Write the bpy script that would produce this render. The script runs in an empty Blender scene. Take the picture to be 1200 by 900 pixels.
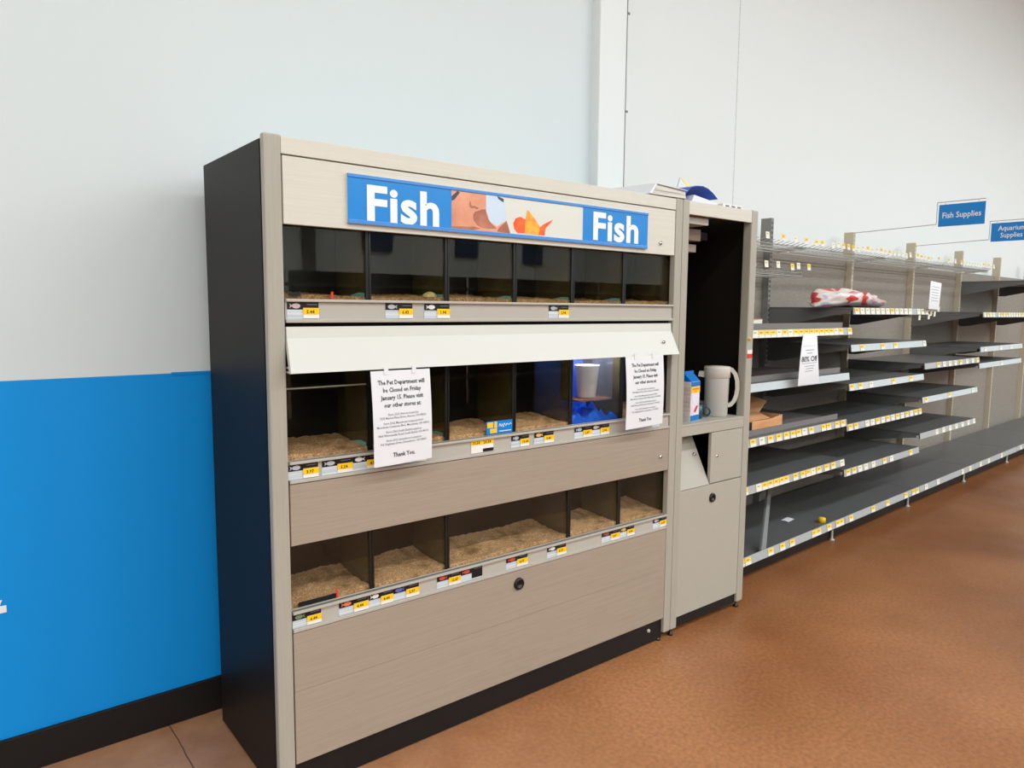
import bpy, bmesh, math, random
from mathutils import Vector, Matrix, noise

# ------------------------------------------------------------------ camera
FPX = 848.487
CAM = Vector((-0.713473, -1.938284, 1.432244))
YAW, PITCH, ROLL = 0.677727, -0.103416, 0.0082268
FWD = Vector((math.sin(YAW)*math.cos(PITCH), math.cos(YAW)*math.cos(PITCH), math.sin(PITCH)))
RT0 = Vector((math.cos(YAW), -math.sin(YAW), 0)); UP0 = RT0.cross(FWD)
RT = RT0*math.cos(ROLL) + UP0*math.sin(ROLL); UP = -RT0*math.sin(ROLL) + UP0*math.cos(ROLL)
scene = bpy.context.scene
col = scene.collection
cam = bpy.data.cameras.new('camera'); cam_ob = bpy.data.objects.new('camera', cam); col.objects.link(cam_ob)
cam.sensor_fit = 'HORIZONTAL'; cam.sensor_width = 36; cam.lens = FPX*36/1200; cam.clip_start = .01
cam_ob.matrix_world = Matrix(((RT.x, UP.x, -FWD.x, CAM.x), (RT.y, UP.y, -FWD.y, CAM.y), (RT.z, UP.z, -FWD.z, CAM.z), (0, 0, 0, 1)))
scene.camera = cam_ob

# ------------------------------------------------------------------ world, lights, exposure
w = bpy.data.worlds.new('world'); scene.world = w; w.use_nodes = True
w.node_tree.nodes['Background'].inputs[0].default_value = (.9, .95, 1, 1)
w.node_tree.nodes['Background'].inputs[1].default_value = .02
vs = scene.view_settings
vs.view_transform = 'Standard'; vs.look = 'None'; vs.gamma = 1; vs.use_curve_mapping = False
vs.exposure = -0.52
CEIL = 5.7
LAMP_Z = CEIL-.45
LIGHT_W = 104.0
LAMP_SPOTS = [(x, y, {-5.1: 1.35, -2.1: 1.05, .9: .8, 3.9: .95}.get(x, 1.35)) for y in (-3.6, -6.4, -9.2, -12.0) for x in (-5.1, -2.1, .9, 3.9, 6.9, 9.9, 12.9)]
for x, y, k in LAMP_SPOTS:
    l = bpy.data.lights.new('tube_light', 'AREA'); l.shape = 'RECTANGLE'; l.size = 2.4; l.size_y = .28
    l.energy = LIGHT_W*k; l.color = (.91, 1, 1.02)
    o = bpy.data.objects.new('tube_light', l); o.location = (x, y, LAMP_Z-.01); col.objects.link(o)

# ------------------------------------------------------------------ helpers
def S(r, g, b):
    f = lambda c: (c/255/12.92) if c/255 <= .04045 else ((c/255+.055)/1.055)**2.4
    return (f(r), f(g), f(b), 1)
def ray(u, v): return FWD + RT*((u-600)/FPX) + UP*((450-v)/FPX)
def FP(u, v, Y):
    d = ray(u, v); return CAM + d*((Y-CAM.y)/d.y)
def FZ(u, v, Z):
    d = ray(u, v); return CAM + d*((Z-CAM.z)/d.z)

MATS = {}
def mat(name, c, rough=.6, spec=.4, metal=0, bump=None, var=None, trans=0, emit=None, coat=0):
    """bump=(scale xyz, strength, distance)  var=(scale xyz, other colour, lo, hi)"""
    m = bpy.data.materials.new(name); m.use_nodes = True; MATS[name] = m
    nt = m.node_tree; b = nt.nodes['Principled BSDF']
    b.inputs['Base Color'].default_value = c; b.inputs['Roughness'].default_value = rough
    b.inputs['Specular IOR Level'].default_value = spec; b.inputs['Metallic'].default_value = metal
    b.inputs['Transmission Weight'].default_value = trans; b.inputs['Coat Weight'].default_value = coat
    tc = None
    def nz(scale, detail=4):
        nonlocal tc
        if tc is None: tc = nt.nodes.new('ShaderNodeTexCoord')
        mp = nt.nodes.new('ShaderNodeMapping'); mp.inputs['Scale'].default_value = scale
        nt.links.new(tc.outputs['Object'], mp.inputs['Vector'])
        n = nt.nodes.new('ShaderNodeTexNoise'); n.inputs['Scale'].default_value = 1; n.inputs['Detail'].default_value = detail
        nt.links.new(mp.outputs[0], n.inputs['Vector']); return n
    if var:
        n = nz(var[0]); r = nt.nodes.new('ShaderNodeValToRGB')
        r.color_ramp.elements[0].position = var[2]; r.color_ramp.elements[0].color = c
        r.color_ramp.elements[1].position = var[3]; r.color_ramp.elements[1].color = var[1]
        nt.links.new(n.outputs[0], r.inputs[0]); nt.links.new(r.outputs[0], b.inputs['Base Color'])
    if bump:
        n = nz(bump[0]); bp = nt.nodes.new('ShaderNodeBump')
        bp.inputs['Strength'].default_value = bump[1]; bp.inputs['Distance'].default_value = bump[2]
        nt.links.new(n.outputs[0], bp.inputs['Height']); nt.links.new(bp.outputs[0], b.inputs['Normal'])
    return m

def glassmat(name, tint, dirt=0, dirtcol=(.1, .1, .06, 1), base=.035):
    m = bpy.data.materials.new(name); m.use_nodes = True; MATS[name] = m
    nt = m.node_tree; nt.nodes.clear()
    out = nt.nodes.new('ShaderNodeOutputMaterial'); tr = nt.nodes.new('ShaderNodeBsdfTransparent'); tr.inputs[0].default_value = tint
    gl = nt.nodes.new('ShaderNodeBsdfGlossy'); gl.inputs['Roughness'].default_value = .015; gl.inputs['Color'].default_value = (.85, .83, .76, 1)
    lw = nt.nodes.new('ShaderNodeLayerWeight'); lw.inputs[0].default_value = .5
    p = nt.nodes.new('ShaderNodeMath'); p.operation = 'POWER'; p.inputs[1].default_value = 5
    ma = nt.nodes.new('ShaderNodeMath'); ma.operation = 'MULTIPLY_ADD'; ma.inputs[1].default_value = 1-base; ma.inputs[2].default_value = base
    nt.links.new(lw.outputs['Facing'], p.inputs[0]); nt.links.new(p.outputs[0], ma.inputs[0])
    mx = nt.nodes.new('ShaderNodeMixShader'); nt.links.new(ma.outputs[0], mx.inputs[0])
    src = tr
    if dirt:
        df = nt.nodes.new('ShaderNodeBsdfDiffuse'); df.inputs[0].default_value = dirtcol
        tc = nt.nodes.new('ShaderNodeTexCoord'); n = nt.nodes.new('ShaderNodeTexNoise'); n.inputs['Scale'].default_value = 14; n.inputs['Detail'].default_value = 6
        nt.links.new(tc.outputs['Object'], n.inputs['Vector'])
        mm = nt.nodes.new('ShaderNodeMath'); mm.operation = 'MULTIPLY'; mm.inputs[1].default_value = dirt*2; nt.links.new(n.outputs[0], mm.inputs[0])
        m2 = nt.nodes.new('ShaderNodeMixShader'); nt.links.new(mm.outputs[0], m2.inputs[0])
        nt.links.new(tr.outputs[0], m2.inputs[1]); nt.links.new(df.outputs[0], m2.inputs[2]); src = m2
    nt.links.new(src.outputs[0], mx.inputs[1]); nt.links.new(gl.outputs[0], mx.inputs[2]); nt.links.new(mx.outputs[0], out.inputs[0])
    return m

ROOTM = {}      # object -> matrix of its thing's frame
class MB:
    def __init__(s): s.v = []; s.f = []; s.m = []; s.smooth = set()
    def add(s, vs, fs, mi=0, smooth=False):
        b = len(s.v); s.v += [Vector(p) for p in vs]
        for f in fs:
            if smooth: s.smooth.add(len(s.f))
            s.f.append([b+i for i in f]); s.m.append(mi)
        return s
    def box(s, x0, x1, y0, y1, z0, z1, mi=0, bev=0):
        if bev:
            bm = bmesh.new(); bmesh.ops.create_cube(bm, size=1)
            for q in bm.verts: q.co = Vector(((x0+x1)/2+q.co.x*(x1-x0), (y0+y1)/2+q.co.y*(y1-y0), (z0+z1)/2+q.co.z*(z1-z0)))
            bmesh.ops.bevel(bm, geom=bm.edges[:], offset=bev, segments=2, affect='EDGES', profile=.6)
            bm.verts.index_update()
            s.add([q.co.copy() for q in bm.verts], [[q.index for q in f.verts] for f in bm.faces], mi); bm.free(); return s
        s.add([(x0,y0,z0),(x1,y0,z0),(x1,y1,z0),(x0,y1,z0),(x0,y0,z1),(x1,y0,z1),(x1,y1,z1),(x0,y1,z1)],
              [(0,3,2,1),(4,5,6,7),(0,1,5,4),(1,2,6,5),(2,3,7,6),(3,0,4,7)], mi); return s
    def hexa(s, a, b, mi=0):
        """a, b: two rings of points (same count) -> closed prism"""
        n = len(a)
        s.add(list(a)+list(b), [list(range(n))[::-1], [n+i for i in range(n)]] + [(i, (i+1) % n, n+(i+1) % n, n+i) for i in range(n)], mi); return s
    def tube(s, p, q, r, seg=8, mi=0, r2=None):
        p, q = Vector(p), Vector(q); d = (q-p).normalized(); a = d.orthogonal().normalized(); b = d.cross(a); r2 = r if r2 is None else r2
        A = [p+(a*math.cos(2*math.pi*i/seg)+b*math.sin(2*math.pi*i/seg))*r for i in range(seg)]
        B = [q+(a*math.cos(2*math.pi*i/seg)+b*math.sin(2*math.pi*i/seg))*r2 for i in range(seg)]
        s.add(A+B, [list(range(seg))[::-1], [seg+i for i in range(seg)]], mi)
        s.add(A+B, [(i, (i+1) % seg, seg+(i+1) % seg, seg+i) for i in range(seg)], mi, True); return s
    def lathe(s, prof, c, axis='z', seg=28, mi=0):
        c = Vector(c); n = len(prof); vs = []
        for i in range(seg):
            a = 2*math.pi*i/seg
            for r, h in prof:
                x, y = r*math.cos(a), r*math.sin(a)
                vs.append(c+(Vector((x, y, h)) if axis == 'z' else Vector((x, -h, y))))
        s.add(vs, [(i*n+j, ((i+1) % seg)*n+j, ((i+1) % seg)*n+j+1, i*n+j+1) for i in range(seg) for j in range(n-1)], mi, True); return s
    def path(s, pts, r, seg=6, mi=0):
        for a, b in zip(pts, pts[1:]): s.tube(a, b, r, seg, mi)
        return s
    def grid(s, fn, nu, nv, mi=0, smooth=True, th=None):
        P = [Vector(fn(i/nu, j/nv)) for j in range(nv+1) for i in range(nu+1)]
        F = [(j*(nu+1)+i, j*(nu+1)+i+1, (j+1)*(nu+1)+i+1, (j+1)*(nu+1)+i) for j in range(nv) for i in range(nu)]
        s.add(P, F, mi, smooth)
        if th:
            th = Vector(th); s.add([p+th for p in P], [f[::-1] for f in F], mi, smooth)
            n = len(P); ring = [i for i in range(nu+1)]+[(j*(nu+1)+nu) for j in range(1, nv+1)]+[nv*(nu+1)+i for i in range(nu-1, -1, -1)]+[j*(nu+1) for j in range(nv-1, 0, -1)]
            Q = [P[i] for i in ring]; k = len(Q)
            s.add(Q+[q+th for q in Q], [(i, k+i, k+(i+1) % k, (i+1) % k) for i in range(k)], mi)
        return s
    def mesh(s, name, mats, M=None):
        me = bpy.data.meshes.new(name); vs = s.v
        if M is not None: I = M.inverted(); vs = [I @ p for p in vs]
        me.from_pydata([tuple(p) for p in vs], [], s.f)
        for m in (mats if isinstance(mats, (list, tuple)) else [mats]): me.materials.append(MATS[m])
        for i, p in enumerate(me.polygons): p.material_index = s.m[i]; p.use_smooth = i in s.smooth
        bm = bmesh.new(); bm.from_mesh(me); bmesh.ops.recalc_face_normals(bm, faces=bm.faces[:]); bm.to_mesh(me); bm.free()
        return me
    def build(s, name, mats, parent=None, local=False, label=None):
        M = ROOTM.get(parent) if parent is not None else None
        o = bpy.data.objects.new(name, s.mesh(name, mats, None if local or M is None else M)); col.objects.link(o)
        if parent is not None: o.parent = parent; ROOTM[o] = M
        if label: o['label'] = label
        return o
def thing(name, label, cat, loc, rz=0, group=None, kind=None):
    o = bpy.data.objects.new(name, None); col.objects.link(o); o.empty_display_size = .05
    o.location = loc; o.rotation_euler = (0, 0, rz); ROOTM[o] = Matrix.Translation(Vector(loc)) @ Matrix.Rotation(rz, 4, 'Z')
    tag(o, label, cat, group, kind); return o
def tag(o, label=None, cat=None, group=None, kind=None):
    for k, x in (('label', label), ('category', cat), ('group', group), ('kind', kind)):
        if x: o[k] = x
    return o
def struct(o): o['kind'] = 'structure'; return o
def solo(mb, name, mats, label, cat, loc, group=None):
    """one-mesh thing with its origin at its base"""
    M = Matrix.Translation(Vector(loc)); o = bpy.data.objects.new(name, mb.mesh(name, mats, M)); col.objects.link(o)
    o.location = loc; return tag(o, label, cat, group)
def text(name, body, size, mapf, m, parent=None, bold=0, align='LEFT', local=False, sx=1, res=2, shear=0, fitw=None, space=1):
    cu = bpy.data.curves.new(name, 'FONT'); cu.body = body; cu.size = size; cu.align_x = align; cu.offset = bold; cu.resolution_u = res; cu.shear = shear
    cu.space_character = space
    t = bpy.data.objects.new(name, cu); col.objects.link(t)
    me0 = bpy.data.meshes.new_from_object(t, depsgraph=bpy.context.evaluated_depsgraph_get())
    if fitw: sx = fitw/(max(p.co.x for p in me0.vertices)-min(p.co.x for p in me0.vertices))
    mb = MB(); mb.add([mapf(p.co.x*sx, p.co.y) for p in me0.vertices], [list(p.vertices) for p in me0.polygons])
    col.objects.unlink(t); bpy.data.objects.remove(t); bpy.data.meshes.remove(me0)
    return mb.build(name, m, parent, local)
rnd = random.Random(7)

# ------------------------------------------------------------------ materials
mat('wall_white', S(222, 228, 229), .75, .25, bump=((60, 60, 60), .08, .002))
mat('wall_bright', S(234, 238, 238), .75, .25, bump=((60, 60, 60), .08, .002))
m = mat('wall_two_tone', S(222, 228, 229), .6, .3, bump=((60, 60, 60), .08, .002))
nt = m.node_tree; b = nt.nodes['Principled BSDF']
tc = nt.nodes.new('ShaderNodeTexCoord'); sep = nt.nodes.new('ShaderNodeSeparateXYZ'); nt.links.new(tc.outputs['Object'], sep.inputs[0])
gt = nt.nodes.new('ShaderNodeMath'); gt.operation = 'GREATER_THAN'; gt.inputs[1].default_value = 1.2102; nt.links.new(sep.outputs[2], gt.inputs[0])
mx = nt.nodes.new('ShaderNodeMix'); mx.data_type = 'RGBA'; nt.links.new(gt.outputs[0], mx.inputs[0])
mx.inputs[6].default_value = S(0, 146, 228); mx.inputs[7].default_value = S(216, 224, 226); nt.links.new(mx.outputs[2], b.inputs['Base Color'])
mat('blue_paint', S(0, 140, 220), .55, .3)
mat('baseboard', S(20, 17, 16), .5, .4)
mat('laminate', S(161, 145, 130), .42, .35, var=((6, 6, 420), S(168, 153, 138), .35, .65), bump=((6, 6, 420), .03, .0006))
mat('laminate_light', S(212, 207, 194), .42, .35, var=((6, 6, 420), S(218, 213, 201), .35, .65))
mat('laminate_post', S(168, 162, 149), .4, .4, var=((420, 420, 5), S(175, 169, 157), .35, .65), bump=((420, 420, 5), .03, .0006))
mat('laminate_pale', S(174, 168, 155), .45, .35, var=((200, 200, 200), S(180, 174, 162), .3, .7))
mat('flap_white', S(214, 213, 206), .45, .35)
mat('side_dark', S(30, 27, 22), .45, .15, bump=((400, 400, 400), .05, .001))
mat('black_board', S(20, 18, 18), .55, .35)
mat('black_plastic', S(14, 14, 14), .35, .5)
mat('inner_black', S(14, 13, 13), .7, .2)
mat('rail_metal', S(184, 178, 168), .38, .45)
mat('chrome', S(200, 200, 200), .18, .5, metal=1)
mat('paper', S(232, 232, 236), .7, .2)
mat('paper_cream', S(222, 218, 205), .75, .2)
mat('ink', S(38, 38, 44), .8, .1)
mat('ink_grey', S(120, 120, 126), .8, .1)
mat('card_grey', S(190, 198, 204), .5, .3, var=((2, 2, 420), S(216, 222, 226), .45, .55))
mat('card_black', S(18, 15, 20), .45, .4)
mat('price_yellow', S(250, 200, 25), .5, .3)
mat('price_white', S(240, 236, 226), .55, .3)
mat('price_ink', S(96, 66, 20), .7, .1)
for n_, c_ in (('fish_pink', (200, 170, 175)), ('fish_silver', (178, 182, 186)), ('fish_green', (110, 135, 95)), ('fish_orange', (222, 122, 84)), ('fish_red', (205, 80, 60)), ('fish_white', (226, 224, 222)), ('fish_blue', (96, 108, 168)), ('fish_brown', (150, 88, 70)), ('fish_yellow', (236, 180, 90))):
    mat(n_, S(*c_), .6, .2)
mat('sign_blue', S(0, 132, 214), .3, .5)
mat('sign_blue_edge', S(70, 140, 215), .25, .5)
mat('sign_white', S(245, 245, 247), .4, .4)
mat('print_pale', S(222, 222, 214), .35, .4)
m = mat('print_skin', S(234, 166, 132), .4, .4, var=((9, 9, 12), S(204, 128, 98), .40, .75))
mat('print_skin_dark', S(168, 100, 78), .4, .4, var=((16, 16, 22), S(205, 132, 104), .40, .75))
mat('print_shirt', S(206, 222, 240), .4, .4)
mat('print_navy', S(70, 66, 84), .4, .4)
mat('print_orange', S(248, 110, 40), .4, .4, var=((30, 30, 30), S(240, 70, 35), .4, .7))
mat('print_gold', S(255, 186, 60), .4, .4, var=((40, 40, 40), S(250, 140, 40), .4, .7))
for nm_, c0_, c1_ in (('gravel', S(190, 132, 88), S(248, 208, 164)), ('gravel_brown', S(140, 100, 62), S(206, 164, 118))):
    m = mat(nm_, c0_, .85, .2, var=((210, 210, 210), c1_, .38, .66), bump=((240, 240, 240), .8, .006))
    nt = m.node_tree; b = nt.nodes['Principled BSDF']; src = b.inputs['Base Color'].links[0].from_socket
    tc = nt.nodes.new('ShaderNodeTexCoord'); n = nt.nodes.new('ShaderNodeTexNoise'); n.inputs['Scale'].default_value = 11; n.inputs['Detail'].default_value = 3
    nt.links.new(tc.outputs['Object'], n.inputs['Vector'])
    r = nt.nodes.new('ShaderNodeValToRGB'); r.color_ramp.elements[0].position = .52; r.color_ramp.elements[1].position = .68
    r.color_ramp.elements[0].color = (0, 0, 0, 1); r.color_ramp.elements[1].color = (.8, .8, .8, 1)
    nt.links.new(n.outputs[0], r.inputs[0])
    mx = nt.nodes.new('ShaderNodeMix'); mx.data_type = 'RGBA'; nt.links.new(r.outputs[0], mx.inputs[0]); nt.links.new(src, mx.inputs[6]); mx.inputs[7].default_value = S(122, 92, 44)
    nt.links.new(mx.outputs[2], b.inputs['Base Color'])
mat('tank_back', S(20, 17, 12), .35, .35, var=((7, 7, 5), S(8, 7, 6), .35, .65))
mat('tank_blue', S(30, 84, 205), .4, .4)
glassmat('glass', (.95, .95, .92, 1), base=.024)
glassmat('glass_dirty', (.75, .74, .62, 1), dirt=.26, dirtcol=S(120, 104, 66))
glassmat('clear_plastic', (.94, .95, .98, 1), dirt=.035, dirtcol=S(205, 205, 225), base=.05)
mat('glass_teal', S(120, 190, 185), .2, .5)
mat('rock', S(170, 150, 95), .9, .2, var=((90, 90, 90), S(212, 196, 140), .35, .65), bump=((120, 120, 120), .5, .004))
mat('red', S(228, 50, 34), .5, .4)
mat('white_plastic', S(232, 228, 224), .45, .4)
mat('blue_cloth', S(0, 96, 225), .6, .3, bump=((60, 60, 60), .5, .006))
mat('box_beige', S(150, 136, 122), .6, .3)
mat('jug', S(192, 190, 184), .4, .4)
mat('jug_lid', S(205, 200, 190), .4, .4)
mat('teal_dark', S(24, 66, 84), .3, .5)
mat('carton_white', S(226, 226, 236), .5, .3, var=((50, 50, 30), S(236, 196, 216), .5, .7))
mat('carton_side', S(205, 186, 180), .5, .3, var=((10, 10, 140), S(226, 212, 206), .4, .6))
mat('carton_blue', S(0, 112, 190), .45, .35)
mat('carton_yellow', S(255, 200, 40), .5, .3)
mat('carton_red', S(205, 60, 50), .5, .3)
mat('binder_blue', S(22, 88, 195), .4, .4)
mat('note_yellow', S(250, 236, 150), .7, .2)
mat('pages', S(214, 210, 200), .8, .2, var=((4, 4, 300), S(150, 144, 132), .5, .62))
mat('cardboard', S(212, 152, 106), .85, .15, var=((6, 6, 30), S(228, 172, 126), .35, .65))
mat('shelf_grey', S(98, 98, 98), .38, .45)
mat('shelf_bracket', S(108, 108, 106), .42, .45)
mat('back_grey', S(152, 143, 133), .6, .3, var=((30, 30, 260), S(140, 131, 122), .4, .6))
mat('upright_cream', S(206, 192, 168), .5, .35)
mat('upright_grey', S(136, 134, 130), .45, .4)
mat('slot', S(20, 20, 20), .8, .1)
mat('slot_tan', S(178, 164, 140), .8, .1)
mat('strip_grey', S(176, 180, 182), .35, .45)
mat('strip_pale', S(200, 210, 214), .35, .45)
mat('tag_cream', S(240, 234, 206), .5, .3)
mat('tag_yellow', S(250, 214, 96), .5, .3)
mat('tag_ink', S(196, 150, 66), .7, .1)
mat('wire', S(184, 182, 176), .4, .5)
mat('tray_grey', S(124, 120, 118), .45, .4)
mat('panel_dull', S(70, 88, 120), .6, .3)
mat('ceiling', S(225, 225, 222), .9, .1)
mat('housing', S(225, 225, 225), .5, .3)
mat('dark_goods', S(46, 42, 42), .6, .3)
mat('bag', S(226, 222, 222), .35, .5)
m = MATS['bag']; nt = m.node_tree; b = nt.nodes['Principled BSDF']
tc = nt.nodes.new('ShaderNodeTexCoord'); mp = nt.nodes.new('ShaderNodeMapping'); mp.inputs['Scale'].default_value = (6, 8, 16); mp.inputs['Rotation'].default_value = (0, .35, 0)
nz_ = nt.nodes.new('ShaderNodeTexNoise'); nz_.inputs['Scale'].default_value = 1; nz_.inputs['Detail'].default_value = 1.5
rp = nt.nodes.new('ShaderNodeValToRGB'); rp.color_ramp.interpolation = 'CONSTANT'
cols = [(0, S(196, 44, 48)), (.40, S(214, 66, 62)), (.46, S(228, 214, 208)), (.53, S(236, 226, 220)), (.585, S(190, 205, 228)), (.62, S(226, 160, 175)), (.66, S(200, 176, 140))]
e = rp.color_ramp.elements
e[0].position, e[0].color = cols[0]; e[1].position, e[1].color = cols[1]
for p_, c_ in cols[2:]: q_ = e.new(p_); q_.color = c_
nt.links.new(tc.outputs['Object'], mp.inputs[0]); nt.links.new(mp.outputs[0], nz_.inputs['Vector']); nt.links.new(nz_.outputs[0], rp.inputs[0]); nt.links.new(rp.outputs[0], b.inputs['Base Color'])
# stained polished concrete
m = mat('floor', S(150, 96, 62), .4, .45); nt = m.node_tree; b = nt.nodes['Principled BSDF']
tc = nt.nodes.new('ShaderNodeTexCoord')
def fn(scale, det, lo, hi, c0, c1):
    n = nt.nodes.new('ShaderNodeTexNoise'); n.inputs['Scale'].default_value = scale; n.inputs['Detail'].default_value = det
    nt.links.new(tc.outputs['Object'], n.inputs['Vector'])
    r = nt.nodes.new('ShaderNodeValToRGB'); r.color_ramp.elements[0].position = lo; r.color_ramp.elements[1].position = hi
    r.color_ramp.elements[0].color = c0; r.color_ramp.elements[1].color = c1
    nt.links.new(n.outputs[0], r.inputs[0]); return r
r1 = fn(1.1, 5, .3, .7, S(156, 98, 56), S(192, 130, 84))
r2 = fn(60, 6, .3, .7, S(200, 200, 200), S(255, 255, 255))
mm = nt.nodes.new('ShaderNodeMix'); mm.data_type = 'RGBA'; mm.blend_type = 'MULTIPLY'; mm.inputs[0].default_value = .8
nt.links.new(r1.outputs[0], mm.inputs[6]); nt.links.new(r2.outputs[0], mm.inputs[7])
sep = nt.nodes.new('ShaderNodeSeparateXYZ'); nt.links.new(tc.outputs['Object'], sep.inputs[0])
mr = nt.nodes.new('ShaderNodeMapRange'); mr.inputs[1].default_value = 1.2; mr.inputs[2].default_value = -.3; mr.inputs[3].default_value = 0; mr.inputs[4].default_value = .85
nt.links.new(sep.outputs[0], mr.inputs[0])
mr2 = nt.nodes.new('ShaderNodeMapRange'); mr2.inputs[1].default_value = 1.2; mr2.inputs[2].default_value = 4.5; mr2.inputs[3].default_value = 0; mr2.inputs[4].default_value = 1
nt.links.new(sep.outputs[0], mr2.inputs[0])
pool_fade = nt.nodes.new('ShaderNodeMix'); pool_fade.data_type = 'RGBA'; pool_fade.blend_type = 'MULTIPLY'; pool_fade.inputs[7].default_value = (.66, .62, .58, 1)  # far floor darkened along x: fading light pool put into the colour
nt.links.new(mr2.outputs[0], pool_fade.inputs[0]); nt.links.new(mm.outputs[2], pool_fade.inputs[6])
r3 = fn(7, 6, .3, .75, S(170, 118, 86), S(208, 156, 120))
m2 = nt.nodes.new('ShaderNodeMix'); m2.data_type = 'RGBA'; nt.links.new(mr.outputs[0], m2.inputs[0]); nt.links.new(pool_fade.outputs[2], m2.inputs[6]); nt.links.new(r3.outputs[0], m2.inputs[7])
ax = nt.nodes.new('ShaderNodeMath'); ax.operation = 'ADD'; ax.inputs[1].default_value = .142; nt.links.new(sep.outputs[0], ax.inputs[0])
wob = nt.nodes.new('ShaderNodeTexNoise'); wob.inputs['Scale'].default_value = 9; nt.links.new(tc.outputs['Object'], wob.inputs['Vector'])
wm = nt.nodes.new('ShaderNodeMath'); wm.operation = 'MULTIPLY_ADD'; wm.inputs[1].default_value = .012; nt.links.new(wob.outputs[0], wm.inputs[0]); nt.links.new(ax.outputs[0], wm.inputs[2])
ab = nt.nodes.new('ShaderNodeMath'); ab.operation = 'ABSOLUTE'; nt.links.new(wm.outputs[0], ab.inputs[0])
lt = nt.nodes.new('ShaderNodeMath'); lt.operation = 'LESS_THAN'; lt.inputs[1].default_value = .0022; nt.links.new(ab.outputs[0], lt.inputs[0])
m3 = nt.nodes.new('ShaderNodeMix'); m3.data_type = 'RGBA'; nt.links.new(lt.outputs[0], m3.inputs[0]); nt.links.new(m2.outputs[2], m3.inputs[6]); m3.inputs[7].default_value = S(112, 78, 58)
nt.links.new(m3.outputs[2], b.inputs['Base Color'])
r4 = fn(3, 4, .3, .7, (.3, .3, .3, 1), (.48, .48, .48, 1)); nt.links.new(r4.outputs[0], b.inputs['Roughness'])

# ------------------------------------------------------------------ constants of the place
H, D = 1.89, .527
PW = .0484; W1, WM, W2, W3 = 1.7045, 1.7485, 1.7918, 2.297
WY = .634                                       # wall behind the cabinet
GT = .0455; GX, GY = 2.4274, .1156; GB = .605; GH = 2.035; BAY = 1.22
GS = Vector((math.cos(GT), math.sin(GT), 0)); GN = Vector((-math.sin(GT), math.cos(GT), 0)); GO = Vector((GX, GY, 0))
def GP(u, v, d):
    r = ray(u, v); return CAM + r*((d-(CAM-GO).dot(GN))/r.dot(GN))
def G(s, d, z): return GO + GS*s + GN*d + Vector((0, 0, z))

# ------------------------------------------------------------------ setting
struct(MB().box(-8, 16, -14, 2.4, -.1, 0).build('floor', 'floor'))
struct(MB().box(-8, 16, -14, 2.4, CEIL, CEIL+.1).build('ceiling', 'ceiling'))
struct(MB().box(-8, 1.95, WY, WY+.15, 0, CEIL).build('wall_back', 'wall_two_tone'))
struct(MB().box(1.83, 2.012, .58, .80, 0, CEIL, bev=.006).build('trim_1', 'wall_bright'))          # boxed column on the wall
q = MB(); a = [G(-.45, GB+.115, 0), G(14, GB+.115, 0), G(14, GB+.3, 0), G(-.45, GB+.3, 0)]
struct(q.hexa(a, [p+Vector((0, 0, CEIL)) for p in a]).build('wall_back_right', 'wall_bright'))
p0 = FP(881, 0, .80); sx = (p0-GO).dot(GS)
q = MB(); a = [G(sx-.003, GB+.113, 0), G(sx+.003, GB+.113, 0), G(sx+.003, GB+.12, 0), G(sx-.003, GB+.12, 0)]
struct(q.hexa(a, [p+Vector((0, 0, CEIL)) for p in a]).build('trim_2', 'card_grey'))                  # joint between wall boards
struct(MB().box(-8, 1.83, WY-.012, WY, 0, .1224, bev=.003).build('baseboard_back', 'baseboard'))
struct(MB().box(-.095, .05, WY-.0025, WY, 1.203, 1.2135).build('trim_3', 'blue_paint'))
struct(MB().box(-8.15, -8, -14, .8, 0, CEIL).build('wall_left', 'wall_white'))
struct(MB().box(16, 16.15, -14, 2.4, 0, CEIL).build('wall_right', 'wall_white'))
struct(MB().box(-8, 16, -14.15, -14, 0, CEIL).build('wall_front', 'wall_white'))
# thin dark cable clipped along the column's right corner
cb = thing('cable', 'thin dark cable running up the white wall beside the boxed column', 'cable', (2.016, .585, 0))
MB().tube((2.016, .585, 0), (2.016, .585, CEIL), .0035, 8).build('conductor', 'shelf_bracket', cb)
for z in (1.6, 2.4, 2.86, 2.93, 3.6): MB().box(2.012, 2.03, .579, .583, z-.004, z+.006).build('clip', 'shelf_bracket', cb)
# lettering on the blue wall
lt_ = thing('wall_lettering', 'small white raised wall lettering on the blue painted band', 'lettering', (-.9, WY, .515))
a = [(-.612, WY-.004, .539), (-.597, WY-.004, .539), (-.590, WY-.004, .556), (-.605, WY-.004, .556)]
MB().hexa([Vector(p) for p in a], [Vector(p)+Vector((0, .0035, 0)) for p in a]).build('letter', 'sign_white', lt_)
MB().box(-.64, -.580, WY-.004, WY-.0005, .516, .538, bev=.0015).build('letter', 'sign_white', lt_)
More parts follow.
